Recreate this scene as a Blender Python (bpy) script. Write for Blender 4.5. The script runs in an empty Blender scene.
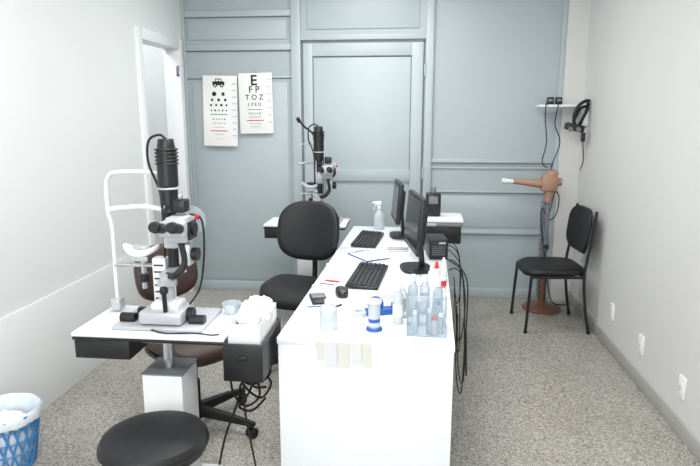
import bpy, bmesh, math, random
from mathutils import Vector, Matrix, Euler, noise
random.seed(4)
sc = bpy.context.scene
try:
    sc.view_settings.view_transform = 'Standard'
except Exception: pass

# ---------------------------------------------------------------- materials
def lin(c):
    out=[]
    for v in c:
        v=v/255.0
        out.append(v/12.92 if v<=0.04045 else ((v+0.055)/1.055)**2.4)
    return (*out,1.0)
MATS={}
def mat(name, col, rough=0.5, metal=0.0, var=0.06, scale=6.0, bump=0.0, bscale=200.0, spec=0.5, trans=0.0, emit=0.0):
    if name in MATS: return MATS[name]
    m=bpy.data.materials.new(name); m.use_nodes=True
    nt=m.node_tree; b=nt.nodes['Principled BSDF']
    tc=nt.nodes.new('ShaderNodeTexCoord')
    n=nt.nodes.new('ShaderNodeTexNoise'); n.inputs['Scale'].default_value=scale; n.inputs['Detail'].default_value=3
    nt.links.new(tc.outputs['Object'],n.inputs['Vector'])
    r=nt.nodes.new('ShaderNodeValToRGB')
    L=lin(col)
    r.color_ramp.elements[0].position=0.3; r.color_ramp.elements[1].position=0.7
    r.color_ramp.elements[0].color=(*[max(0,x*(1-var)) for x in L[:3]],1)
    r.color_ramp.elements[1].color=(*[min(1,x*(1+var)) for x in L[:3]],1)
    nt.links.new(n.outputs['Fac'],r.inputs['Fac']); nt.links.new(r.outputs['Color'],b.inputs['Base Color'])
    b.inputs['Roughness'].default_value=rough; b.inputs['Metallic'].default_value=metal
    b.inputs['Specular IOR Level'].default_value=spec
    if trans: b.inputs['Transmission Weight'].default_value=trans
    if emit:
        nt.links.new(r.outputs['Color'],b.inputs['Emission Color']); b.inputs['Emission Strength'].default_value=emit
    if bump:
        n2=nt.nodes.new('ShaderNodeTexNoise'); n2.inputs['Scale'].default_value=bscale
        nt.links.new(tc.outputs['Object'],n2.inputs['Vector'])
        bp=nt.nodes.new('ShaderNodeBump'); bp.inputs['Strength'].default_value=bump; bp.inputs['Distance'].default_value=0.002
        nt.links.new(n2.outputs['Fac'],bp.inputs['Height']); nt.links.new(bp.outputs['Normal'],b.inputs['Normal'])
    MATS[name]=m; return m
def clear(name, col=(225,232,238), alpha=0.25):
    m=bpy.data.materials.new(name); m.use_nodes=True; nt=m.node_tree
    b=nt.nodes['Principled BSDF']; out=nt.nodes['Material Output']
    b.inputs['Base Color'].default_value=lin(col); b.inputs['Roughness'].default_value=0.08
    t=nt.nodes.new('ShaderNodeBsdfTransparent'); mx=nt.nodes.new('ShaderNodeMixShader')
    t.inputs[0].default_value=(0.94,0.965,0.985,1)
    lw=nt.nodes.new('ShaderNodeLayerWeight'); lw.inputs['Blend'].default_value=0.25
    ma=nt.nodes.new('ShaderNodeMath'); ma.operation='MULTIPLY_ADD'; ma.inputs[1].default_value=0.6; ma.inputs[2].default_value=alpha; ma.use_clamp=True
    nt.links.new(lw.outputs['Fresnel'],ma.inputs[0]); nt.links.new(ma.outputs[0],mx.inputs[0])
    nt.links.new(t.outputs[0],mx.inputs[1]); nt.links.new(b.outputs[0],mx.inputs[2]); nt.links.new(mx.outputs[0],out.inputs['Surface'])
    return m
def terrazzo():
    m=bpy.data.materials.new('terrazzo'); m.use_nodes=True; nt=m.node_tree; b=nt.nodes['Principled BSDF']
    tc=nt.nodes.new('ShaderNodeTexCoord')
    v=nt.nodes.new('ShaderNodeTexVoronoi'); v.inputs['Scale'].default_value=165
    nt.links.new(tc.outputs['Object'],v.inputs['Vector'])
    r=nt.nodes.new('ShaderNodeValToRGB'); cr=r.color_ramp; cr.interpolation='CONSTANT'
    cr.elements[0].position=0; cr.elements[0].color=lin((106,102,95))
    cr.elements[1].position=0.14; cr.elements[1].color=lin((145,141,132))
    for p,c in ((0.34,(163,159,150)),(0.62,(177,173,165)),(0.88,(202,199,192))):
        e=cr.elements.new(p); e.color=lin(c)
    sp=nt.nodes.new('ShaderNodeSeparateColor')
    nt.links.new(v.outputs['Color'],sp.inputs[0]); nt.links.new(sp.outputs[0],r.inputs['Fac'])
    n=nt.nodes.new('ShaderNodeTexNoise'); n.inputs['Scale'].default_value=2.0; nt.links.new(tc.outputs['Object'],n.inputs['Vector'])
    mx=nt.nodes.new('ShaderNodeMix'); mx.data_type='RGBA'; mx.blend_type='MULTIPLY'; mx.inputs[0].default_value=0.2
    nt.links.new(r.outputs['Color'],mx.inputs[6]); nt.links.new(n.outputs['Fac'],mx.inputs[7])
    nt.links.new(mx.outputs[2],b.inputs['Base Color']); b.inputs['Roughness'].default_value=0.33
    return m
M_floor=terrazzo()
M_left=mat('wall_paint_white',(225,228,228),0.6,var=0.015,scale=1.2,bump=0.05,bscale=120)
M_wains=mat('wainscot_white',(232,235,235),0.35,var=0.01,scale=1.2)
M_right=mat('wall_paint_warm_grey',(210,210,208),0.6,var=0.015,scale=1.2,bump=0.05,bscale=120)
M_grey=mat('grey_blue_paint',(169,180,184),0.42,var=0.02,scale=1.5,bump=0.08,bscale=40)
M_greyline=mat('grey_blue_trim',(174,185,189),0.4,var=0.02,scale=1.5)
M_gap=mat('panel_gap',(118,126,130),0.6,var=0.02)
M_ceil=mat('ceiling_paint',(240,240,238),0.8,var=0.01)
M_white=mat('white_laminate',(236,240,244),0.35,var=0.01,scale=2)
M_trimw=mat('white_trim',(236,238,239),0.4,var=0.01)
M_base=mat('baseboard_paint',(168,168,165),0.5,var=0.03)
M_black=mat('black_plastic',(22,23,26),0.4,var=0.1)
M_matte=mat('black_rubber',(14,14,15),0.6,var=0.1)
M_fabric=mat('black_vinyl',(17,18,21),0.5,var=0.15,bump=0.3,bscale=300)
M_brown=mat('brown_vinyl',(62,46,42),0.5,var=0.1,bump=0.2)
M_chrome=mat('brushed_metal',(200,203,206),0.25,metal=0.9,var=0.03)
M_silver=mat('silver_paint',(186,190,195),0.35,metal=0.25,var=0.03)
M_enamel=mat('white_enamel',(230,233,234),0.3,var=0.01)
M_paper=mat('paper',(240,240,238),0.8,var=0.01)
M_paper2=mat('stained_paper_tape',(214,215,206),0.7,var=0.03)
M_tissue=mat('tissue',(240,242,245),0.9,var=0.01)
M_blue=mat('blue_plastic',(40,90,170),0.35,var=0.05)
M_bblue=mat('basket_blue',(70,140,200),0.4,var=0.05)
M_red=mat('red_plastic',(205,40,45),0.4,var=0.05)
M_green=mat('green_ink',(60,150,100),0.6,var=0.03)
M_ink=mat('black_ink',(30,30,30),0.7,var=0.03)
M_peach=mat('tan_enamel',(164,128,108),0.45,var=0.03)
M_rust=mat('brown_enamel',(112,78,62),0.4,var=0.03)
M_screen=mat('lcd_screen',(14,15,18),0.15,var=0.02)
M_card=mat('cardboard_white',(216,219,220),0.6,var=0.03)
M_greyp=mat('grey_plastic',(120,124,130),0.4,var=0.03)
M_milky=mat('milky_plastic',(210,217,222),0.3,var=0.02,trans=0.25)
M_bag=mat('bin_liner',(222,230,238),0.35,var=0.03)
M_clear=clear('clear_acrylic',alpha=0.12)
M_clear2=clear('clear_plastic_bottle',alpha=0.3)
M_lamp=mat('light_diffuser',(255,255,255),0.5,var=0,emit=4.8)

# ---------------------------------------------------------------- builders
def link(o,parent=None):
    sc.collection.objects.link(o)
    if parent: o.parent=parent
    return o
def group(name, loc=(0,0,0), rz=0.0):
    e=bpy.data.objects.new(name,None); e.empty_display_size=0.1
    e.location=loc; e.rotation_euler=(0,0,rz); sc.collection.objects.link(e); return e
def fin(name,bm,m,parent,loc,rot,smooth):
    me=bpy.data.meshes.new(name)
    bmesh.ops.recalc_face_normals(bm,faces=bm.faces)
    if smooth:
        for f in bm.faces: f.smooth=True
    bm.to_mesh(me); bm.free(); me.materials.append(m)
    if smooth and smooth!='all':
        try: me.set_sharp_from_angle(angle=math.radians(40))
        except Exception: pass
    o=bpy.data.objects.new(name,me); o.location=loc; o.rotation_euler=rot
    return link(o,parent)
def box(name,c,s,m,p=None,rot=(0,0,0),bev=0.003):
    bm=bmesh.new(); bmesh.ops.create_cube(bm,size=1)
    bmesh.ops.scale(bm,vec=s,verts=bm.verts)
    if bev: bmesh.ops.bevel(bm,geom=list(bm.edges),offset=min(bev,min(s)*0.45),segments=2,affect='EDGES',profile=0.5)
    return fin(name,bm,m,p,c,rot,True)
def bx(name,x0,x1,y0,y1,z0,z1,m,p=None,bev=0.0):
    return box(name,((x0+x1)/2,(y0+y1)/2,(z0+z1)/2),(x1-x0,y1-y0,z1-z0),m,p,bev=bev)
def cyl(name,a,b,r1,m,p=None,r2=None,seg=32,bev=0.0015):
    a=Vector(a); b=Vector(b); d=b-a; L=d.length; r2=r1 if r2 is None else r2
    q=d.to_track_quat('Z','Y')
    e=min(bev,L*0.2,min(r1,r2)*0.4)
    prof=[(0,0),(r1-e,0),(r1,e),(r2,L-e),(r2-e,L),(0,L)]
    return lathe(name,prof,a,m,p,rot=q.to_euler(),seg=seg)
def lathe(name,prof,loc,m,p=None,rot=(0,0,0),seg=40,wob=None):
    bm=bmesh.new(); rings=[]
    for r,z in prof:
        if r<1e-6: rings.append([bm.verts.new((0,0,z))])
        else:
            ring=[]
            for i in range(seg):
                a=2*math.pi*i/seg; rr=r*(1+(wob(a,z) if wob else 0))
                ring.append(bm.verts.new((rr*math.cos(a),rr*math.sin(a),z)))
            rings.append(ring)
    for A,Bq in zip(rings,rings[1:]):
        for i in range(seg):
            j=(i+1)%seg
            if len(A)==1 and len(Bq)==1: continue
            if len(A)==1: bm.faces.new((A[0],Bq[i],Bq[j]))
            elif len(Bq)==1: bm.faces.new((A[i],A[j],Bq[0]))
            else: bm.faces.new((A[i],A[j],Bq[j],Bq[i]))
    return fin(name,bm,m,p,loc,rot,True)
def smoothpts(pts,cyc=False,n=8):
    P=[Vector(q) for q in pts]; N=len(P); out=[]
    rng=range(N if cyc else N-1)
    for i in rng:
        if cyc: a,b,c,d=P[(i-1)%N],P[i],P[(i+1)%N],P[(i+2)%N]
        else: a,b,c,d=P[max(i-1,0)],P[i],P[i+1],P[min(i+2,N-1)]
        for k in range(n):
            t=k/n
            out.append(0.5*((2*b)+(c-a)*t+(2*a-5*b+4*c-d)*t*t+(3*b-a-3*c+d)*t**3))
    if not cyc: out.append(P[-1])
    return out
def tube(name,pts,r,m,p=None,cyc=False,sm=True,n=8,loc=(0,0,0)):
    q=smoothpts(pts,cyc,n) if sm else [Vector(x) for x in pts]
    cu=bpy.data.curves.new(name,'CURVE'); cu.dimensions='3D'; cu.bevel_depth=r; cu.bevel_resolution=3; cu.use_fill_caps=True
    s=cu.splines.new('POLY'); s.points.add(len(q)-1)
    for i,v in enumerate(q): s.points[i].co=(*v,1)
    s.use_cyclic_u=cyc
    cu.materials.append(m); o=bpy.data.objects.new(name,cu); o.location=loc
    return link(o,p)
def cushion(name,w,d,h,m,p,loc,rot=(0,0,0),ex=3.2,curve=None,shape=None,seg=56):
    layers=[(0.0,-.5),(0.6,-.5),(0.9,-.46),(0.985,-.3),(1.0,0),(0.985,.25),(0.93,.4),(0.8,.48),(0.5,.53),(0.0,.55)]
    bm=bmesh.new(); rings=[]
    for s,z in layers:
        if s==0: rings.append([bm.verts.new((0,0,z*h))]); continue
        ring=[]
        for i in range(seg):
            a=2*math.pi*i/seg; c,sn=math.cos(a),math.sin(a)
            x=math.copysign(abs(c)**(2/ex),c)*w/2*s; y=math.copysign(abs(sn)**(2/ex),sn)*d/2*s
            if shape: x,y=shape(x,y)
            ring.append(bm.verts.new((x,y,z*h)))
        rings.append(ring)
    for A,Bq in zip(rings,rings[1:]):
        for i in range(seg):
            j=(i+1)%seg
            if len(A)==1: bm.faces.new((A[0],Bq[i],Bq[j]))
            elif len(Bq)==1: bm.faces.new((A[i],A[j],Bq[0]))
            else: bm.faces.new((A[i],A[j],Bq[j],Bq[i]))
    if curve:
        for v in bm.verts: v.co.z+=curve(v.co.x,v.co.y)
    return fin(name,bm,m,p,loc,rot,'all')
def sheet(name,w,d,m,p,loc,rot=(0,0,0),amp=0.002,n=10,sc_=6,thick=0.0012,seed=0):
    bm=bmesh.new(); bmesh.ops.create_grid(bm,x_segments=n,y_segments=n,size=0.5)
    for v in bm.verts:
        v.co.x*=w; v.co.y*=d
        v.co.z=amp*(noise.noise(Vector((v.co.x*sc_,v.co.y*sc_,seed)))+0.5)
    r=bmesh.ops.extrude_face_region(bm,geom=list(bm.faces))
    for v in r['geom']:
        if isinstance(v,bmesh.types.BMVert): v.co.z+=thick
    return fin(name,bm,m,p,loc,rot,'all')
def text(name,body,loc,size,m,p,rot=(math.pi/2,0,0),align='CENTER',bold=0.0):
    cu=bpy.data.curves.new(name,'FONT'); cu.body=body; cu.size=size; cu.extrude=0.0004; cu.align_x=align; cu.align_y='CENTER'; cu.offset=bold
    cu.materials.append(m); o=bpy.data.objects.new(name,cu); o.location=loc; o.rotation_euler=rot
    return link(o,p)

# ---------------------------------------------------------------- room
LX,RX,BY,FY,CH=-2.0,1.37,5.22,-1.6,2.85
bx('floor',LX-1.6,RX+0.1,FY-0.1,BY+0.1,-0.06,0,M_floor)
bx('ceiling',LX-1.6,RX+0.1,FY-0.1,BY+0.4,CH,CH+0.06,M_ceil)
bx('wall_right',RX,RX+0.1,FY-0.1,BY+0.1,0,CH,M_right)
bx('wall_back',LX-0.06,RX,BY,BY+0.1,0,CH,M_grey)
bx('wall_corridor_end',LX-1.6,LX-0.06,BY+0.02,BY+0.1,0,CH,M_left)
bx('wall_front',LX-1.6,RX,FY-0.1,FY,0,CH,M_left)
wl=group('wall_left')
D0,D1,DH=4.36,5.10,2.15
bx('wall_left_near',LX-0.12,LX,FY,D0,0,CH,M_left,wl)
bx('wall_left_header',LX-0.12,LX,D0,D1,DH,CH,M_left,wl)
bx('wall_left_corner',LX-0.12,LX,D1,BY,0,CH,M_left,wl)
bx('wall_corridor',LX-1.6,LX-1.5,FY,BY+0.1,0,CH,M_left)
bx('wall_wainscot',LX,LX+0.012,FY,D0-0.07,0,0.61,M_wains,bev=0.004)
dr=group('door_1')
bx('jamb_near',LX-0.125,LX+0.02,D0-0.06,D0+0.02,0,DH+0.06,M_trimw,dr,0.004)
bx('jamb_far',LX-0.125,LX+0.02,D1-0.02,D1+0.06,0,DH+0.06,M_trimw,dr,0.004)
bx('head_jamb',LX-0.125,LX+0.02,D0+0.02,D1-0.02,DH-0.02,DH+0.06,M_trimw,dr,0.004)
box('strike_plate',(LX+0.0,D1-0.023,1.95),(0.03,0.004,0.09),M_chrome,dr)
bx('wall_pillar',1.205,RX,BY-0.05,BY,0,CH,M_right)
bx('baseboard_right',RX-0.014,RX,FY,BY-0.05,0,0.085,M_base,bev=0.003)
tp=group('trim_partition')
def tr(n,x0,x1,z0,z1,t=0.026,m=M_greyline): bx(n,x0,x1,BY-t,BY,z0,z1,m,tp,0.003)
def gap(n,x0,x1,z0,z1,t=0.004,p=None): bx(n,x0,x1,BY-t,BY,z0,z1,M_gap,p or tp,0)
tr('post_corner',LX,LX+0.03,0,CH); tr('post_left',-1.045,-0.965,0,CH,0.04); tr('post_right',0.085,0.15,0,CH,0.04); tr('post_end',1.17,1.205,0,CH)
tr('rail_a',-1.97,-1.045,2.125,2.175); tr('rail_b',-1.97,-1.045,2.40,2.45); tr('rail_c',-1.97,-1.045,1.895,1.915,0.014)
gap('gap_a',-1.97,-1.045,2.117,2.125); gap('gap_b',-1.97,-1.045,2.392,2.40); gap('gap_c',-1.97,-1.045,1.888,1.895)
tr('panel_lower_l',-1.93,-1.09,0.10,1.86,0.008)
tr('panel_mid_l',-1.94,-1.09,2.215,2.37,0.01)
tr('transom_rail',-0.965,0.085,2.2,2.245,0.036); tr('transom_panel',-0.91,0.03,2.29,2.75,0.012)
tr('rail_d',0.15,1.17,1.185,1.215); tr('rail_d2',0.15,1.17,1.135,1.15,0.014); gap('gap_d',0.15,1.17,1.177,1.185)
tr('rail_e',0.15,1.17,0.93,0.945,0.018); tr('rail_f',0.15,1.17,0.57,0.6); tr('panel_r',0.19,1.13,0.63,0.9,0.008)
gap('gap_e',0.15,1.17,0.922,0.93); gap('gap_f',0.15,1.17,0.562,0.57)
tr('kick_rail',-1.97,-1.045,0,0.08); tr('kick_rail_r',0.15,1.17,0,0.08)
d2=group('door_2')
def dd(n,x0,x1,z0,z1,t,m=M_greyline): bx(n,x0,x1,BY-t,BY,z0,z1,m,d2,0.003)
dd('leaf',-0.955,0.075,0.01,2.185,0.012)
dd('stile_l',-0.945,-0.865,0.02,2.175,0.032); dd('stile_r',-0.03,0.065,0.02,2.175,0.032)
dd('top_rail',-0.865,-0.03,2.07,2.175,0.032); dd('mid_rail',-0.865,-0.03,1.02,1.12,0.032); dd('bottom_rail',-0.865,-0.03,0.02,0.2,0.032)
for n,a in (('gap_1',(-0.957,-0.947,0.01,2.19)),('gap_2',(0.067,0.077,0.01,2.19)),('gap_3',(-0.957,0.077,2.177,2.187))): gap(n,*a,t=0.014,p=d2)
for n,a in (('bead_1',(-0.865,-0.857,1.12,2.07)),('bead_2',(-0.038,-0.03,1.12,2.07)),('bead_3',(-0.857,-0.038,2.062,2.07))): gap(n,*a,t=0.0135,p=d2)
for z in (0.3,1.1,1.95): cyl('hinge',(0.08,BY-0.045,z-0.05),(0.08,BY-0.045,z+0.05),0.008,M_greyline,d2)
cyl('knob',(-0.9,BY-0.028,1.0),(-0.9,BY-0.08,1.0),0.022,M_chrome,d2)
for i,(y,z) in enumerate(((4.06,0.275),(3.52,0.255),(2.96,0.25))):
    g=group('wall_outlet',(RX,y,z))
    box('plate',(-0.005,0,0),(0.01,0.072,0.115),M_trimw,g)
    box('socket',(-0.0115,0,0),(0.004,0.03,0.05),M_enamel,g,bev=0.002)
    for dy in (-0.008,0.008): cyl('pin_hole',(-0.0136,dy,0),(-0.0142,dy,0),0.003,M_ink,g,bev=0)

# ---------------------------------------------------------------- ceiling lights
for (x,y) in ((-0.35,0.4),(-0.35,2.2),(-0.35,4.1)):
    g=group('ceiling_light_panel',(x,y,CH))
    box('housing',(0,0,-0.025),(1.26,0.36,0.05),M_enamel,g)
    box('diffuser',(0,0,-0.052),(1.18,0.28,0.008),M_lamp,g)
def area(name,loc,rot,sx,sy,e,col=(1,1,1)):
    l=bpy.data.lights.new(name,'AREA'); l.shape='RECTANGLE'; l.size=sx; l.size_y=sy; l.energy=e; l.color=col
    o=bpy.data.objects.new(name,l); o.location=loc; o.rotation_euler=rot; sc.collection.objects.link(o)
area('ceiling_lamp_near',(-0.35,0.4,CH-0.07),(0,0,0),1.1,0.3,33,(1,0.995,0.985))
area('ceiling_lamp_mid',(-0.35,2.2,CH-0.07),(0,0,0),1.1,0.3,34,(1,0.995,0.985))
area('ceiling_lamp_far',(-0.35,4.1,CH-0.07),(0,0,0),1.1,0.3,28,(1,0.995,0.985))
area('corridor_lamp',(-2.8,4.4,CH-0.05),(0,0,0),0.6,1.2,22,(0.95,0.98,1))
area('rear_area_light',(-0.6,FY+0.05,1.6),(math.radians(90),0,0),2.0,1.3,56,(0.97,0.985,1))  # unseen cool area light behind the camera, no window modelled there
w=bpy.data.worlds.new('World'); sc.world=w; w.use_nodes=True
w.node_tree.nodes['Background'].inputs[0].default_value=(0.8,0.85,0.9,1); w.node_tree.nodes['Background'].inputs[1].default_value=0.4

# ---------------------------------------------------------------- desk
DW=0.68; DL=2.36; DZ=0.75
desk=group('desk',(-0.511,2.15,0),math.radians(-1.6))
bx('top',0,DW,0,DL,DZ-0.025,DZ,M_white,desk,0.002)
bx('front_panel',0.004,DW-0.004,0.004,0.03,0.0,DZ-0.0255,M_white,desk,0.001)
bx('rear_panel',0.004,DW-0.004,DL-0.03,DL-0.004,0.0,DZ-0.0255,M_white,desk,0.001)
bx('mid_panel',0.25,DW-0.03,1.05,1.07,0.0,DZ-0.0255,M_white,desk,0.001)
bx('modesty_panel',DW-0.025,DW-0.004,0.0305,DL-0.0305,0.0,DZ-0.0255,M_white,desk,0.001)
def on_desk(name,x,y,rz=0.0): return group(name,(x,y,DZ+0.0005),rz)
g=group('taped_paper_strips',(-0.25,2.1425,0.0),math.radians(-1.6))
for i,(x,h,wd) in enumerate(((-0.09,0.075,0.03),(-0.05,0.10,0.05),(0.0,0.10,0.046),(0.05,0.085,0.04),(0.09,0.098,0.034))):
    box('strip_%d'%(i+1),(x,-0.001-0.0005*i,DZ-0.006-h/2),(wd,0.0012,h),M_paper2 if i%2==0 else M_card,g,rot=(0,math.radians(random.uniform(-3,3)),0),bev=0)

def keyboard(x,y,rz):
    g=on_desk('computer_keyboard',x,y,rz)
    box('body',(0,0,0.0115),(0.165,0.46,0.014),M_black,g,rot=(0,math.radians(3),0),bev=0.005)
    bm=bmesh.new()
    for r in range(6):
        for c in range(22):
            if c in(15,18): continue
            lx=-0.062+r*0.0235; ly=-0.213+c*0.0203
            mt=Matrix.Translation((lx,ly,0.021-lx*0.052))@Matrix.Diagonal((0.018,0.0165,0.008,1))
            bmesh.ops.create_cube(bm,size=1,matrix=mt)
    fin('keys',bm,mat('key_black',(44,45,50),0.5),g,(0,0,0),(0,0,0),False)
keyboard(-0.225,3.05,math.radians(-4)); keyboard(-0.295,3.98,math.radians(-4))
def mouse(x,y,rz):
    g=on_desk('computer_mouse',x,y,rz)
    cushion('shell',0.06,0.105,0.034,M_black,g,(0,0,0.018),ex=2.3,curve=lambda a,b:0.006*(b/0.05 if b<0 else 0))
    cyl('wheel',(-0.003,0.03,0.034),(0.003,0.03,0.034),0.007,M_greyp,g)
mouse(-0.325,2.72,0.3)
def monitor(x,y,rz,w=0.42,h=0.30,hz=.27,fw=.17):
    g=on_desk('computer_monitor',x,y,rz)
    cushion('foot',fw,0.22,0.02,M_black,g,(0.01,0,0.0105),ex=3)
    box('neck',(0.036,0,0.11),(0.024,0.07,0.2),M_black,g,rot=(0,math.radians(-6),0),bev=0.008)
    hd=group('head',(0,0,hz)); hd.parent=g; hd.rotation_euler=(0,math.radians(5),0)
    box('bezel',(0,0,0),(0.03,w,h),M_black,hd,bev=0.006)
    box('screen',(-0.0155,0,0.008),(0.002,w-0.035,h-0.05),M_screen,hd,bev=0)
    box('back_shell',(0.025,0,-0.005),(0.028,w*0.7,h*0.7),M_black,hd,bev=0.012)
monitor(0.015,3.24,math.radians(10)); monitor(-0.105,4.14,math.radians(7),w=.38,h=.27,hz=.25,fw=.12)

g=on_desk('flatbed_printer',0.18,4.06,math.radians(-1))
box('base',(0,0,0.06),(0.29,0.27,0.118),M_black,g,bev=0.01)
box('upper_body',(0,0,0.13),(0.31,0.29,0.025),M_greyp,g,bev=0.008)
box('lid',(0,0,0.154),(0.315,0.29,0.022),M_enamel,g,bev=0.008)
box('output_slot',(0,-0.137,0.06),(0.22,0.006,0.03),M_matte,g)
box('control_panel',(-0.08,-0.148,0.13),(0.12,0.008,0.02),M_silver,g)
g=group('barcode_camera_device',(0.14,4.06,DZ+0.1665))
box('body',(0,0,0.08),(0.10,0.07,0.155),M_black,g,bev=0.012)
box('display',(0,-0.036,0.11),(0.06,0.004,0.05),M_greyp,g)
cyl('knob',(0.0,0.0,0.157),(0,0,0.195),0.018,M_greyp,g)
g=on_desk('power_supply_unit',0.15,3.58,0.1)
box('case',(0,0,0.06),(0.11,0.2,0.12),M_black,g,bev=0.008)
for k in range(5): box('vent_%d'%k,(0,-0.1005,0.03+k*0.012),(0.08,0.002,0.004),M_greyp,g,bev=0)
box('front_label',(0.02,-0.1015,0.1),(0.04,0.001,0.012),M_silver,g,bev=0)
g=on_desk('telephone',0.145,3.79,0.1)
cushion('base',.15,.16,.04,M_greyp,g,(0,0,.021),ex=4)
tube('handset',[(-.045,-.07,.06),(-.05,0,.075),(-.045,.07,.06)],.014,M_black,g)
box('keypad',(.025,0,.044),(.06,.09,.006),M_silver,g)

# bottles
def spray(x,y,s=1.0,body=None,rz=0.0,head=M_enamel,name='spray_bottle'):
    g=on_desk(name,x,y,rz)
    lathe('bottle',[(0,0),(.034*s,0),(.037*s,.006*s),(.037*s,.09*s),(.030*s,.115*s),(.014*s,.138*s),(.012*s,.15*s),(0,.15*s)],(0,0,0),body or M_milky,g)
    cyl('collar',(0,0,.145*s),(0,0,.168*s),.016*s,head,g)
    box('pump_head',(-.008*s,0,.185*s),(.05*s,.022*s,.03*s),head,g,bev=.006*s)
    cyl('nozzle',(-.03*s,0,.19*s),(-.05*s,0,.19*s),.008*s,head,g,r2=.006*s)
    tube('trigger',[(-.02*s,0,.175*s),(-.034*s,0,.16*s),(-.036*s,0,.135*s)],.004*s,head,g)
spray(-0.245,4.40,1.05)
g=on_desk('squeeze_bottle',-0.325,2.27)
lathe('body',[(0,0),(.034,0),(.037,.005),(.037,.075),(.032,.092),(.016,.104),(.013,.108),(0,.108)],(0,0,0),M_milky,g)
lathe('cap',[(0,.106),(.016,.106),(.015,.122),(.006,.126),(.004,.15),(0,.152)],(0,0,0),M_card,g)
g=on_desk('alcohol_dispenser',-0.142,2.275)
lathe('base',[(0,0),(.032,0),(.034,.004),(.03,.012),(0,.012)],(0,0,0),M_blue,g)
lathe('body',[(0,.012),(.023,.012),(.024,.016),(.024,.105),(.021,.112),(0,.112)],(0,0,0),M_milky,g)
lathe('label',[(.0243,.035),(.0243,.05)],(0,0,0),M_blue,g)
lathe('cap',[(0,.112),(.029,.112),(.03,.117),(.028,.123),(.008,.126),(0,.126)],(0,0,0),M_card,g)
g=on_desk('tape_dispenser',-0.13,2.47,math.radians(20))
box('body',(0,0,.014),(.13,.05,.027),M_blue,g,bev=.008)
lathe('wheel',[(.012,-.012),(.032,-.012),(.034,-.01),(.034,.01),(.032,.012),(.012,.012),(.012,-.012)],(-.02,0,.045),M_blue,g,rot=(math.pi/2,0,0))
box('cutter',(.058,0,.034),(.01,.035,.02),M_blue,g,bev=.003)
g=on_desk('acrylic_organizer',0.065,2.29,math.radians(-2))
bw,bd,bh=.15,.15,.16
box('bottom',(0,0,.002),(bw,bd,.004),M_clear,g,bev=.001)
box('wall_1',(0,-bd/2,bh/2),(bw,.003,bh),M_clear,g,bev=.0005); box('wall_2',(0,bd/2,bh/2),(bw,.003,bh),M_clear,g,bev=.0005)
box('wall_3',(-bw/2,0,bh/2),(.003,bd,bh),M_clear,g,bev=.0005); box('wall_4',(bw/2,0,bh/2),(.003,bd,bh),M_clear,g,bev=.0005)
box('divider_1',(0,0,bh/2),(.003,bd,bh*.9),M_clear,g,bev=.0005); box('divider_2',(0,0.0,bh/2),(bw,.003,bh*.8),M_clear,g,bev=.0005)
tube('rim',[(-bw/2,-bd/2,bh),(bw/2,-bd/2,bh),(bw/2,bd/2,bh),(-bw/2,bd/2,bh)],.0015,M_silver,g,cyc=True,sm=False)
for sx in(-1,1):
    for sy in (-1,1): tube('corner_edge',[(sx*bw/2,sy*bd/2,.003),(sx*bw/2,sy*bd/2,bh)],.0012,M_silver,g,sm=False)
for i,(x,y,h,mm,cm) in enumerate(((-.045,-.04,.09,M_milky,M_enamel),(.03,-.045,.07,M_milky,M_red),(-.04,.04,.1,M_clear2,M_greyp),(.045,.04,.11,M_milky,M_blue),(.055,-.03,.08,M_clear2,M_enamel),(.01,-.04,.1,M_silver,M_enamel))):
    lathe('vial_%d'%i,[(0,.004),(.011,.004),(.012,.008),(.012,h*.75),(.007,h*.85),(.007,h*.88),(0,h*.88)],(x,y,0),mm,g,seg=20)
    cyl('vial_cap_%d'%i,(x,y,h*.87),(x,y,h*1.05),.009,cm,g,r2=.007,seg=20)
for i,(x,y,h) in enumerate(((-.05,2.36,.17),(-.035,2.44,.15),(0.01,2.47,.18),(0.06,2.5,.17),(0.115,2.46,.16))):
    g=on_desk('plastic_bottle',x,y)
    lathe('body',[(0,0),(.02,0),(.022,.004),(.022,h*.7),(.012,h*.8),(.011,h*.84),(0,h*.84)],(0,0,0),M_clear2 if i%2 else M_milky,g,seg=24)
    cyl('cap',(0,0,h*.83),(0,0,h),.013,M_enamel,g,r2=.011,seg=24)
    lathe('label',[(.0223,h*.2),(.0223,h*.5)],(0,0,0),(M_paper,M_silver,M_paper,M_paper,M_silver)[i],g,seg=24)
for i,(x,y,h,cm) in enumerate(((.128,2.95,.12,M_red),(.165,3.0,.13,M_enamel),(.105,2.97,.10,M_enamel),(.155,2.88,.09,M_enamel))):
    g=on_desk('eye_dropper_bottle',x,y)
    lathe('body',[(0,0),(.017,0),(.019,.003),(.019,h*.6),(.01,h*.7),(.009,h*.74),(0,h*.74)],(0,0,0),M_enamel,g,seg=24)
    lathe('label',[(.0193,h*.1),(.0193,h*.5)],(0,0,0),M_red if i==3 else M_paper,g,seg=24)
    cyl('cap',(0,0,h*.72),(0,0,h),.012,cm,g,r2=.006,seg=24)
g=on_desk('phone_handset',-0.42,2.62,0.3)
box('body',(0,0,.01),(.075,.15,.018),M_black,g,bev=.007); box('screen',(0,.03,.0195),(.06,.07,.002),M_greyp,g,bev=.001)
def paper(x,y,w,d,rz,n='paper_sheet',m=M_paper,lines=True,z=0.0):
    g=group(n,(x,y,DZ+.0012+z),rz)
    sheet('sheet',w,d,m,g,(0,0,0),amp=.0008,n=4)
    if lines:
        for k in range(7): box('text_line_%d'%k,(0,-d*.38+k*d*.12,.003),(w*.75,.0035,.0004),M_greyp,g,bev=0)
    return g
paper(-.42,3.22,.11,.22,.1); paper(.02,3.60,.10,.2,-.1)
paper(-.425,3.66,.07,.2,.05)
g=paper(-.41,2.92,.13,.16,-.3,lines=False); box('red_label',(0,.03,.003),(.08,.03,.0006),M_red,g,bev=0); box('blue_label',(0,-.03,.003),(.08,.015,.0006),M_blue,g,bev=0)
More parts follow.
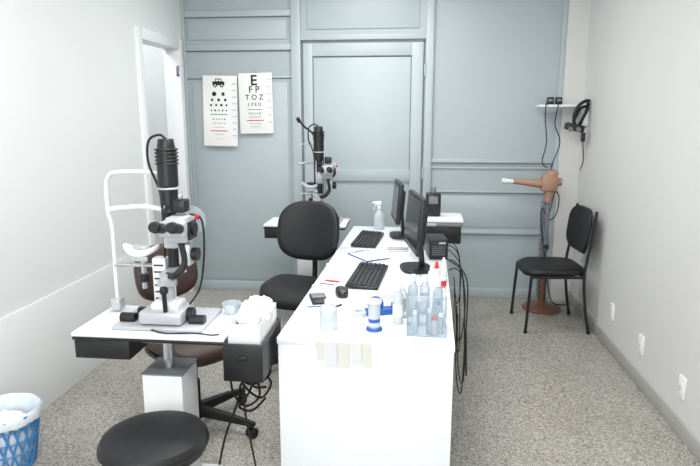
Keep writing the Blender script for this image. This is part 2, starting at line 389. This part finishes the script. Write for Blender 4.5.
paper(-.11,2.70,.10,.13,.35)
g=on_desk('clipboard',-.26,3.52,.6)
box('board',(0,0,.004),(.16,.24,.004),M_blue,g,bev=.001); box('page',(0,-.008,.007),(.15,.21,.0015),M_paper,g,bev=0); box('clip',(0,.105,.010),(.06,.02,.008),M_chrome,g)
g=on_desk('ballpoint_pen',-.34,2.52,.9)
cyl('barrel',(-.06,0,.006),(.05,0,.006),.0042,M_black,g); cyl('tip',(.05,0,.006),(.062,0,.006),.0042,M_chrome,g,r2=.001,bev=0)
g=on_desk('document_tray',-.09,3.74,.05)
for i in range(3): box('shelf_%d'%i,(0,0,.006+i*.012),(.13,.14,.008),(M_enamel,M_silver,M_paper)[i],g,bev=.002)
g=on_desk('medicine_box',-.40,2.46,.3)
box('carton',(0,0,.014),(.09,.05,.026),M_enamel,g,bev=.001); box('stripe',(0,0,.0275),(.088,.016,.0008),M_blue,g,bev=0); box('flap',(.0455,0,.014),(.001,.046,.022),M_card,g,bev=0)
g=on_desk('adhesive_tape_roll',-.22,2.44)
lathe('ring',[(.018,0),(.036,0),(.036,.02),(.018,.02),(.018,0)],(0,0,0),M_milky,g)
g=group('cable_bundle')
for i,(y0,zb) in enumerate(((3.05,.25),(3.2,.12),(3.4,.35),(3.6,.2),(3.8,.45))):
    x=.235+.006*i
    tube('cable_%d'%i,[(.2,y0+.08,.78+.02*(i%3)),(.235,y0,.81),(x+.035,y0-.02,.74),(x+.045+.01*(i%3),y0-.06,(.75+zb)/2),(x+.05,y0-.08,zb),(x+.04,y0+.03,zb-.07),(x+.03,y0+.14,zb+.05),(x+.03,y0+.2,.5)],.0032,M_matte,g)
tube('cable_loop',[(.2,3.3,.8),(.3,3.2,.72),(.3,3.1,.45),(.29,2.9,.30),(.27,2.75,.42),(.26,2.7,.6)],.004,M_matte,g)

# ---------------------------------------------------------------- chairs
def starbase(g,r=.29,h=.46,m=M_matte,a0=0.3):
    cyl('gas_column',(0,0,.08),(0,0,h),.025,m,g); cyl('column_sleeve',(0,0,.1),(0,0,h*.62),.034,m,g)
    cyl('hub',(0,0,.06),(0,0,.13),.05,m,g,r2=.042)
    for k in range(5):
        a=a0+k*2*math.pi/5; c,s=math.cos(a),math.sin(a)
        bm=bmesh.new(); vs=[]
        for (d,w,z0,z1) in ((.03,.028,.075,.12),(r*.6,.022,.07,.105),(r+.015,.014,.062,.082)):
            for (q,z) in ((-w,z0),(w,z0),(w*.7,z1),(-w*.7,z1)):
                vs.append(bm.verts.new((c*d-s*q,s*d+c*q,z)))
        for b in (0,4):
            for i in range(4): bm.faces.new((vs[b+i],vs[b+(i+1)%4],vs[b+4+(i+1)%4],vs[b+4+i]))
        bm.faces.new(vs[0:4]); bm.faces.new(vs[8:12])
        fin('arm_%d'%k,bm,m,g,(0,0,0),(0,0,0),True)
        cx,cy=c*r,s*r; t=random.uniform(0,3.14); tx,ty=math.cos(t),math.sin(t)
        cyl('caster_stem_%d'%k,(cx,cy,.03),(cx,cy,.07),.008,m,g)
        for sg in (-1,1):
            cyl('wheel_%d'%k,(cx+tx*.006*sg,cy+ty*.006*sg,.026),(cx+tx*.024*sg,cy+ty*.024*sg,.026),.026,m,g,bev=.004)
def task_chair(x,y,rz,m,sh=.47,bw=.41,bh=.38,bz=.84,sw=.46,a0=.3,br=.29):
    g=group('office_chair',(x,y,0),rz)
    starbase(g,h=sh-.06,a0=a0,r=br)
    box('tilt_mechanism',(0,0,sh-.055),(.16,.22,.03),M_matte,g,bev=.008)
    cushion('seat',sw,.45,.085,m,g,(0,0,sh),ex=3.4,curve=lambda a,b:-.035*max(0,-b-.1)/.12+.02*(a/.22)**2)
    cushion('seat_pan',sw*.94,.42,.03,M_black,g,(0,0.005,sh-.045),ex=3.2)
    tube('back_bar',[(0,.1,sh-.055),(0,.26,sh-.05),(0,.31,sh+.06),(0,.29,bz-.05)],.018,M_matte,g)
    cushion('back',bw,bh,.07,m,g,(0,.235,bz),rot=(math.radians(80),0,0),ex=3.0,curve=lambda a,b:.05*(a/.2)**2,
            shape=lambda x,y:(x*(1-.10*max(0,(y/(bh/2)))**2),y))
    return g
ch=task_chair(-.70,3.58,math.radians(-10),M_fabric,sh=.51,bz=.845,bw=.42,bh=.39,sw=.44)
ch2=task_chair(-1.10,2.77,math.radians(52),M_brown,sh=.48,bw=.34,bh=.29,bz=.79,sw=.42,a0=math.radians(-65),br=.33)
g=group('swivel_stool',(-.882,1.835,0))
starbase(g,h=.43,r=.24,a0=.9)
lathe('seat',[(0,-.045),(.15,-.045),(.175,-.035),(.185,-.01),(.185,.008),(.175,.024),(.14,.034),(.06,.036),(0,.036)],(0,0,.475),M_fabric,g,seg=64)
lathe('seat_piping',[(.184,-.004),(.188,0),(.184,.004)],(0,0,.468),M_black,g,seg=64)
lathe('seat_plate',[(0,-.02),(.10,-.02),(.15,0),(0,0)],(0,0,.43),M_matte,g)

g=group('visitor_chair',(1.06,4.57,0),math.radians(-90+4))
R=.011
for s in (-1,1):
    tube('front_leg_%d'%s,[(s*.215,-.20,.44),(s*.22,-.215,.2),(s*.225,-.225,.012)],R,M_black,g)
    tube('rear_leg_%d'%s,[(s*.205,.235,.91),(s*.208,.215,.7),(s*.212,.18,.45),(s*.215,.2,.2),(s*.22,.235,.012)],R,M_black,g)
    tube('side_rail_%d'%s,[(s*.213,-.2,.425),(s*.213,.185,.425)],R,M_black,g)
    for yy in (-.225,.235): cyl('foot_cap',(s*.222,yy,0),(s*.222,yy,.02),.014,M_matte,g)
tube('front_rail',[(-.213,-.19,.425),(.213,-.19,.425)],R,M_black,g); tube('rear_rail',[(-.213,.18,.425),(.213,.18,.425)],R,M_black,g)
cushion('seat',.45,.45,.055,M_fabric,g,(0,-.01,.458),ex=4.2,curve=lambda a,b:-.02*max(0,-b-.12)/.1)
cushion('back',.44,.34,.035,M_fabric,g,(0,.215,.745),rot=(math.radians(84),0,0),ex=3.6,curve=lambda a,b:.035*(a/.22)**2)

# ---------------------------------------------------------------- slit lamp tables + slit lamps
def instrument_table(x,y,rz=0.0,w=.60,d=.34):
    g=group('optical_table',(x,y,0),rz)
    box('top',(0,0,.772),(w,d,.016),M_white,g,bev=.003)
    box('top_edge',(0,0,.757),(w-.002,d-.002,.014),M_black,g,bev=.003)
    box('drawer_left',(-w/2+.115,-.0,.712),(.22,d-.015,.075),M_black,g,bev=.004)
    box('center_frame',(.0,0,.735),(.12,.2,.03),M_silver,g,bev=.004)
    cyl('lift_piston',(0.01,0,.55),(0.01,0,.735),.022,M_chrome,g)
    box('pedestal',(.01,0,.305),(.165,.17,.55),M_enamel,g,bev=.006)
    box('pedestal_cap',(.01,0,.582),(.17,.175,.006),M_greyp,g,bev=.002)
    box('foot_plate',(.01,.03,.016),(.28,.32,.03),M_enamel,g,bev=.008)
    for sx in(-.11,.13):
        for sy in(-.11,.17): cyl('glide',(sx,sy,0),(sx,sy,.004),.02,M_matte,g)
    return g
def slit_lamp(x,y,z,fw=.25,near=True):
    g=group('slit_lamp',(x,y,z))
    E,C,S,K=(M_enamel if near else M_silver),M_chrome,M_silver,M_black
    box('base_plate',(.02,0,.008),(.36,.26,.014),S,g,bev=.004)
    for sx in (-.12,.16):
        cyl('rail_%s'%sx,(sx-.03,-.06,.028),(sx+.03,-.06,.028),.02,K,g)
    xl,xr=-.245,-.245+fw; fy=.10
    if not near: xl,xr=-.14,.04
    fr=.0085 if near else .006
    tube('headrest_frame',[(xl,fy,.012),(xl,fy,.15),(xl,fy,.36),(xl-.012,fy,.42),(xl-.012,fy,.52),(xl+.0,fy,.565),(xl+.04,fy,.585),(xr-.05,fy,.585),(xr-.008,fy,.565),(xr+.008,fy,.52),(xr+.008,fy,.42),(xr,fy,.36),(xr,fy,.15),(xr,fy,.012)],fr,E,g,n=6)
    tube('forehead_band',[(xl-.01,fy,.43),(xl+.04,fy-.0,.438),((xl+xr)/2,fy+.035,.44),(xr-.04,fy,.438),(xr+.008,fy,.43)],.011 if near else .008,E,g)
    tube('lower_crossbar',[(xl,fy,.20),(xr,fy,.20)],.009,C,g,sm=False)
    cx=(xl+xr)/2-.0
    cushion('chin_rest',.15,.08,.026,E,g,(cx,fy-.01,.255),ex=2.4,curve=lambda a,b:.014*(a/.05)**2)
    cushion('chin_pad',.07,.045,.02,S if near else K,g,(cx,fy-.005,.278),ex=2.2)
    cyl('chin_post',(cx,fy,.10),(cx,fy,.245),.011,C,g)
    cyl('chin_knob',(cx,fy,.13),(cx,fy,.165),.022,K,g)
    box('chin_paper_clip',(cx,fy-.035,.235),(.07,.01,.02),S,g)
    box('frame_bracket_l',(xl,fy,.03),(.04,.05,.05),S,g,bev=.006); box('frame_bracket_r',(xr,fy,.03),(.04,.05,.05),S,g,bev=.006)
    box('elevation_block',(xr-.045,fy-.01,.14),(.06,.05,.20),E,g,bev=.008)
    for k in range(6): box('elevation_slot_%d'%k,(xr-.045,fy-.036,.07+k*.028),(.04,.003,.006),K,g,bev=0)
    cyl('canthus_knob',(xr+.005,fy,.3),(xr+.035,fy,.3),.012,K,g)
    tx,ty=.025,-.01
    box('carriage',(.03,-.04,.045),(.17,.15,.05),S,g,bev=.01)
    box('carriage_top',(.035,-.03,.08),(.11,.10,.03),E,g,bev=.01)
    cyl('joystick',(.05,-.10,.07),(.055,-.115,.15),.009,K,g); lathe('joystick_knob',[(0,0),(.014,.003),(.017,.015),(.012,.028),(0,.032)],(.055,-.115,.145),K,g)
    cyl('wheel_knob_l',(-.06,-.04,.045),(-.085,-.04,.045),.022,K,g); cyl('wheel_knob_r',(.115,-.04,.045),(.14,-.04,.045),.026,K,g)
    cyl('pivot_column',(tx,ty,.09),(tx,ty,.20),.028,S,g)
    cyl('pivot_drum',(tx,ty,.15),(tx,ty,.17),.038,S,g)
    box('arm_lower',(tx,ty+.045,.19),(.045,.11,.03),S,g,bev=.008)
    cyl('tower_column',(tx-.005,ty+.09,.18),(tx-.005,ty+.09,.58),.022,K,g)
    cyl('tower_column_b',(tx+.035,ty+.09,.18),(tx+.035,ty+.09,.50),.011,C,g)
    box('slit_unit',(tx,ty+.08,.33),(.06,.06,.09),S,g,bev=.01)
    box('mirror_housing',(tx,ty+.045,.42),(.035,.03,.06),K,g,rot=(math.radians(25),0,0),bev=.006)
    cyl('filter_drum',(tx-.01,ty+.09,.46),(tx-.01,ty+.09,.52),.036,K,g)
    cyl('lamp_housing',(tx-.01,ty+.09,.53),(tx-.01,ty+.09,.68),.040,K,g,bev=.006)
    for k in range(5): cyl('cooling_fin_%d'%k,(tx-.01,ty+.09,.62+k*.014),(tx-.01,ty+.09,.626+k*.014),.046,K,g)
    cyl('lamp_cap',(tx-.01,ty+.09,.68),(tx-.01,ty+.09,.72),.036,K,g,r2=.03)
    cyl('lamp_ring',(tx-.01,ty+.09,.522),(tx-.01,ty+.09,.53),.043,S,g)
    tube('lamp_cable',[(tx-.01,ty+.09,.72),(tx-.04,ty+.10,.735),(tx-.085,ty+.10,.71),(tx-.09,ty+.1,.62),(tx-.05,ty+.1,.50),(tx-.045,ty+.1,.3),(tx-.045,ty+.08,.15),(tx-.04,ty+.05,.1)],.005,M_matte,g)
    mx,my=.10,-.03
    tube('scope_arm',[(tx,ty,.19),(tx+.05,ty-.03,.2),(mx+.01,my,.25),(mx,my,.33)],.014,K,g)
    box('scope_body',(mx,my,.385),(.085,.11,.10),S,g,bev=.014)
    box('scope_body_side',(mx+.045,my+.0,.38),(.012,.08,.07),K,g,bev=.004)
    cyl('magnification_drum',(mx-.05,my,.385),(mx+.06,my,.385),.026,K,g)
    cyl('objective',(mx,my+.055,.385),(mx,my+.085,.385),.034,K,g)
    box('binocular_head',(mx,my-.07,.395),(.10,.05,.06),S,g,bev=.012)
    for s in(-1,1):
        cyl('ocular_%d'%s,(mx+s*.032,my-.09,.40),(mx+s*.032,my-.15,.415),.019,K,g); cyl('eyecup_%d'%s,(mx+s*.032,my-.15,.415),(mx+s*.032,my-.172,.42),.022,M_matte,g,r2=.019)
    cyl('red_knob',(mx+.06,my,.43),(mx+.075,my,.43),.009,M_red,g)
    box('camera_adapter',(mx+.0,my+.02,.47),(.05,.06,.05),K,g,bev=.008)
    box('tonometer_unit',(mx+.01,my+.02,.28),(.05,.05,.09),S,g,bev=.01)
    cyl('tonometer_drum',(mx+.035,my+.02,.28),(mx+.06,my+.02,.28),.026,K,g)
    if near: tube('scope_cable',[(mx+.04,my,.44),(mx+.085,my,.42),(mx+.09,my,.3),(mx+.06,my+.02,.15),(mx+.02,my,.08)],.004,M_matte,g)
    cyl('breath_shield',(mx+.01,my+.09,.40),(mx+.01,my+.092,.40),.06,M_clear2,g,bev=.0005)
    if not near:
        tube('fixation_arm',[(tx-.01,ty+.09,.60),(tx-.06,ty+.09,.67),(tx-.12,ty+.08,.72),(tx-.15,ty+.06,.76)],.008,K,g)
        cyl('fixation_tip',(tx-.15,ty+.06,.75),(tx-.165,ty+.05,.785),.014,K,g)
    return g
instrument_table(-.985,2.215); slit_lamp(-.985,2.215,.781)
instrument_table(-.80,4.50,w=.62); slit_lamp(-.74,4.52,.781,near=False)
g=group('open_drawer',(-.606,2.17,0))
box('front_face',(0,-.155,.70),(.15,.012,.145),M_black,g,bev=.003)
box('side_r',(.07,0,.70),(.008,.30,.14),M_black,g,bev=.002); box('side_l',(-.07,0,.70),(.008,.30,.14),M_black,g,bev=.002)
box('bottom',(0,0,.635),(.14,.30,.008),M_black,g,bev=.001); box('back',(0,.148,.70),(.14,.008,.14),M_black,g,bev=.001)
box('pull',(.0,-.164,.72),(.03,.008,.02),M_black,g)
tb=group('tissue_box',(-.606,2.17,.641))
for n,c,s in (('side_1',(-.058,0,.10),(.004,.27,.20)),('side_2',(.058,0,.10),(.004,.27,.20)),('side_3',(0,-.135,.10),(.12,.004,.20)),('side_4',(0,.135,.10),(.12,.004,.20)),('bottom',(0,0,.003),(.12,.27,.004))):
    box(n,c,s,M_card,tb,bev=.001)
box('packed_tissues',(0,0,.085),(.105,.24,.16),M_tissue,tb,bev=.01)
bm=bmesh.new(); bmesh.ops.create_icosphere(bm,subdivisions=5,radius=1)
for v in bm.verts:
    d=v.co.normalized(); k=1+.35*noise.noise(d*2.2)+.18*abs(noise.noise(d*5))
    v.co=Vector((d.x*.055*k,d.y*.10*k,d.z*.055*k))
fin('crumpled_tissue',bm,M_tissue,tb,(0.005,.02,.195),(0,0,0),'all')
g=group('wash_bowl',(-.74,2.33,.781))
lathe('bowl',[(0,0),(.02,0),(.035,.02),(.04,.045),(.038,.045),(.032,.022),(.018,.004),(0,.004)],(0,0,0),M_clear2,g)
g=group('power_cable')
tube('loop_1',[(-.70,2.2,.70),(-.70,2.25,.56),(-.67,2.3,.48),(-.60,2.32,.50),(-.58,2.3,.56),(-.64,2.3,.6),(-.69,2.32,.52),(-.66,2.34,.45),(-.60,2.3,.47)],.0055,M_matte,g)
tube('loop_2',[(-.66,2.15,.63),(-.66,2.2,.52),(-.62,2.3,.42),(-.58,2.32,.48),(-.62,2.28,.54),(-.66,2.25,.46),(-.70,2.25,.40),(-.66,2.3,.36),(-.6,2.3,.42)],.005,M_matte,g)
tube('loop_3',[(-.71,2.2,.69),(-.72,2.22,.5),(-.68,2.26,.4),(-.62,2.27,.44),(-.63,2.26,.52),(-.69,2.26,.5),(-.72,2.3,.4),(-.8,2.35,.2),(-.85,2.4,.03)],.005,M_matte,g)
tube('lead',[(-.62,2.05,.63),(-.63,2.1,.45),(-.60,2.1,.25),(-.56,2.05,.08),(-.56,1.95,.008)],.004,M_matte,g)
tube('hand_lead',[(-.98,2.08,.79),(-.92,2.06,.786),(-.8,2.07,.786),(-.74,2.06,.786),(-.71,2.07,.786)],.003,M_matte,g)

# ---------------------------------------------------------------- waste basket
g=group('waste_basket',(-1.835,2.35,0))
lathe('rim',[(.142,.255),(.150,.26),(.152,.272),(.146,.277),(.142,.27)],(0,0,0),M_bblue,g,seg=48)
lathe('bottom',[(0,.0),(.108,.0),(.11,.03),(.106,.03),(.104,.006),(0,.006)],(0,0,0),M_bblue,g,seg=48)
for z in (.09,.15,.21):
    r=.108+(z/.28)*.037; tube('ring_%d'%(z*100),[(r*math.cos(a*math.pi/16),r*math.sin(a*math.pi/16),z) for a in range(32)],.004,M_bblue,g,cyc=True,sm=False)
for k in range(20):
    for s in (1,-1):
        pts=[]
        for j in range(7):
            t=j/6; a=k*math.pi/10+s*t*.5; r=.108+t*.037; pts.append((r*math.cos(a),r*math.sin(a),.02+.24*t))
        tube('rib_%d_%d'%(k,s),pts,.0045,M_bblue,g,sm=False)
lathe('bin_liner',[(0,.012),(.095,.012),(.105,.06),(.128,.2),(.137,.272),(.146,.284),(.153,.276),(.155,.25),(.153,.235)],(0,0,0),M_bag,g,seg=72,wob=lambda a,z:(.02*math.sin(a*9+z*30)*(.5+z)+.012*math.sin(a*23+z*50))*(z>.2) + .008*math.sin(a*7)*(z<.25))
bm=bmesh.new(); bmesh.ops.create_icosphere(bm,subdivisions=4,radius=1)
for v in bm.verts:
    d=v.co.normalized(); k=1+.3*noise.noise(d*3); v.co=Vector((d.x*.09*k,d.y*.09*k,d.z*.05*k))
fin('crumpled_waste',bm,M_tissue,g,(0,0,.2),(0,0,0),'all')

# ---------------------------------------------------------------- eye charts
def chart(x0,x1,z0,z1,rz,n='eye_chart'):
    g=group(n,((x0+x1)/2,BY-.03,(z0+z1)/2)); g.rotation_euler=(math.radians(-1.0),math.radians(rz),0)
    w=x1-x0; h=z1-z0
    box('board',(0,0,0),(w,.003,h),M_paper,g,bev=.0005)
    tube('hook',[(0,.0,h/2),(0,-.004,h/2+.015),(0,.02,h/2+.02)],.002,M_chrome,g)
    for zz in (-h/2+.004,h/2-.004): tube('roller',[(-w/2,0,zz),(w/2,0,zz)],.003,M_greyp,g,sm=False)
    return g,w,h
g,w_,h_=chart(-1.51,-1.215,1.42,1.945,-1.0)
for body,z,s,bd_ in (('E',.19,.11,.0025),('F P',.115,.07,.001),('T O Z',.05,.055,.0007),('L P E D',-.01,.035,.0003),('P E C F D',-.088,.026,0),('E D F C Z P',-.118,.018,0),('F E L O P Z D',-.172,.015,0),('D E F P O T E C',-.2,.011,0)):
    text('row_'+body[0].lower(),body,(-.012,-.0022,z),s*1.1,M_ink,g,bold=bd_)
box('red_bar',(-.012,-.002,-.145),(.15,.001,.008),M_red,g,bev=0); box('green_bar',(-.012,-.002,-.052),(.13,.001,.006),M_green,g,bev=0)
for k in range(7): text('acuity_%d'%k,'20/%d'%(200-25*k),(.12,-.0022,.2-.06*k),.012,M_ink,g)
g,w_,h_=chart(-1.835,-1.53,1.31,1.925,1.0)
def pic(shape,x,z,s):
    x-=.012
    if shape=='car':
        box('car_body',(x,-.002,z),(s,.001,s*.3),M_ink,g,bev=0); box('car_roof',(x,-.002,z+s*.25),(s*.55,.001,s*.25),M_ink,g,bev=0)
        for sg in (-1,1): box('car_window',(x+sg*s*.12,-.0027,z+s*.24),(s*.18,.0006,s*.14),M_paper,g,bev=0)
        for q in(-.28,.28):
            cyl('car_wheel',(x+q*s,-.0015,z-s*.17),(x+q*s,-.003,z-s*.17),s*.16,M_ink,g,bev=0); cyl('car_hub',(x+q*s,-.003,z-s*.17),(x+q*s,-.0034,z-s*.17),s*.07,M_paper,g,bev=0)
    elif shape=='disc': cyl('ball',(x,-.0015,z),(x,-.003,z),s/2,M_ink,g,bev=0)
    elif shape=='house':
        box('house',(x,-.002,z-s*.12),(s*.7,.001,s*.5),M_ink,g,bev=0); cyl('roof',(x,-.0015,z+s*.2),(x,-.003,z+s*.2),s*.4,M_ink,g,seg=3,bev=0)
    elif shape=='star': cyl('flower',(x,-.0015,z),(x,-.003,z),s*.5,M_ink,g,seg=5,bev=0)
    else: box('square',(x,-.002,z),(s*.7,.001,s*.8),M_ink,g,bev=0)
pic('car',0,.235,.105)
rows=((.145,.038,2),(.095,.028,3),(.05,.022,4),(.005,.016,5),(-.07,.012,5),(-.105,.010,6),(-.14,.008,6),(-.2,.006,7),(-.24,.005,7))
names=['disc','house','star','sq']
for ri,(z,s,n) in enumerate(rows):
    for k in range(n): pic(names[(k+ri)%4],(k-(n-1)/2)*s*2.1,z,s)
box('green_bar',(-.012,-.002,-.03),(.15,.001,.007),M_green,g,bev=0); box('red_bar',(-.012,-.002,-.17),(.15,.001,.008),M_red,g,bev=0)
for k in range(9): text('acuity_%d'%k,'20/%d'%(200-20*k),(.125,-.0022,.23-.055*k),.012,M_ink,g)

# ---------------------------------------------------------------- column stand (brown) by the right wall
g=group('examination_lamp_stand',(1.085,4.93,0))
lathe('base',[(0,0),(.155,0),(.158,.012),(.14,.03),(.06,.045),(.04,.06),(0,.06)],(0,0,0),M_rust,g,seg=56)
cyl('column_lower',(0,0,.04),(0,0,.36),.03,M_rust,g)
cyl('column',(0,0,.36),(0,0,.98),.017,M_greyp,g)
cyl('column_side',(-.035,0,.10),(-.035,0,.95),.011,M_greyp,g)
cyl('height_clamp',(0,0,.50),(0,0,.58),.03,M_greyp,g); cyl('clamp_knob',(0,-.03,.54),(0,-.07,.54),.016,M_black,g)
hel=[(-.035+.018*math.cos(i*.9),.018*math.sin(i*.9),.15+i*.0055) for i in range(140)]
tube('coiled_cable',hel,.0038,M_greyp,g,sm=False)
box('head',(0,0,1.055),(.13,.10,.15),M_peach,g,bev=.03)
lathe('head_dome',[(0,0),(.05,0),(.045,.02),(.02,.035),(0,.04)],(0.02,0,1.12),M_peach,g)
cyl('projector_tube',(-.06,0,1.045),(-.28,0,1.06),.036,M_peach,g,r2=.018)
cyl('tube_tip',(-.28,0,1.06),(-.37,0,1.064),.016,M_enamel,g,r2=.022)
cyl('rear_knob',(.06,0,1.06),(.095,0,1.06),.03,M_peach,g)
cyl('yoke',(0,0,.90),(0,0,1.0),.034,M_peach,g)
tube('supply_cable',[(.05,.0,1.0),(.09,.02,.93),(.07,.0,.8),(.02,.02,.75),(-.05,-.03,.85),(-.05,-.05,.7),(.0,-.05,.4),(.05,-.03,.15),(.1,.0,.05),(.22,.05,.02)],.0045,M_matte,g)

# wall shelf with instruments
g=group('wall_shelf')
bx('board',.985,RX-.0005,4.97,BY-.0505,1.648,1.666,M_trimw,g,.003)
bx('bracket',1.345,RX-.0005,5.0,5.15,1.50,1.648,M_trimw,g,.003)
g=group('charger_unit',(1.12,5.08,1.6665))
for dx in(-.035,.03):
    box('block_%s'%dx,(dx,0,.03),(.05,.05,.058),M_black,g,bev=.006)
    box('face_%s'%dx,(dx,-.026,.035),(.03,.003,.02),M_greyp,g,bev=.001)
tube('cable_a',[(-.06,-.03,.0+.01),(-.09,-.12,-.0),(-.095,-.14,-.1),(-.07,-.12,-.3),(-.09,-.1,-.45),(-.05,-.12,-.5)],.004,M_matte,g)
tube('cable_b',[(.0,-.03,.01),(-.0,-.13,0.0),(-.02,-.15,-.15),(.03,-.14,-.3),(-.02,-.12,-.5),(.02,-.14,-.62),(-.01,-.13,-.85)],.004,M_matte,g)
g=group('binocular_headset',(1.285,4.93,1.655))
tube('head_band',[(.07,.03,.04),(.03,0,.035),(-.02,-.02,.0),(-.05,-.03,-.07),(-.04,-.02,-.14),(.0,0,-.17)],.013,M_matte,g)
tube('head_band_b',[(.07,.05,.03),(.05,.0,-.03),(.02,-.02,-.09),(.0,0,-.15)],.013,M_matte,g)
tube('head_band_c',[(.06,.05,.0),(.0,.0,-.02),(-.04,-.02,-.1)],.01,M_matte,g)
box('optics_block',(-.04,-.02,-.165),(.14,.08,.055),M_black,g,rot=(0,math.radians(12),0),bev=.01)
for s in(-1,1): cyl('lens_%d'%s,(-.05+s*.03,-.055,-.175),(-.05+s*.03,-.08,-.18),.017,M_greyp,g)
box('battery',(.035,0,-.24),(.03,.03,.07),M_black,g,bev=.005)
cyl('hook',(.085,.03,.03),(.04,.03,.03),.007,M_chrome,g)
tube('cable',[(.035,0,-.27),(.05,.0,-.42),(.03,.0,-.5),(.05,0,-.44)],.004,M_matte,g)

# ---------------------------------------------------------------- camera
cam=bpy.data.cameras.new('Camera'); cam.sensor_width=36; cam.lens=600/700*36; cam.clip_start=0.02
co=bpy.data.objects.new('Camera',cam); co.location=(0,0,1.6); co.rotation_euler=(math.radians(90-11.3),0,math.radians(6.0))
sc.collection.objects.link(co); sc.camera=co
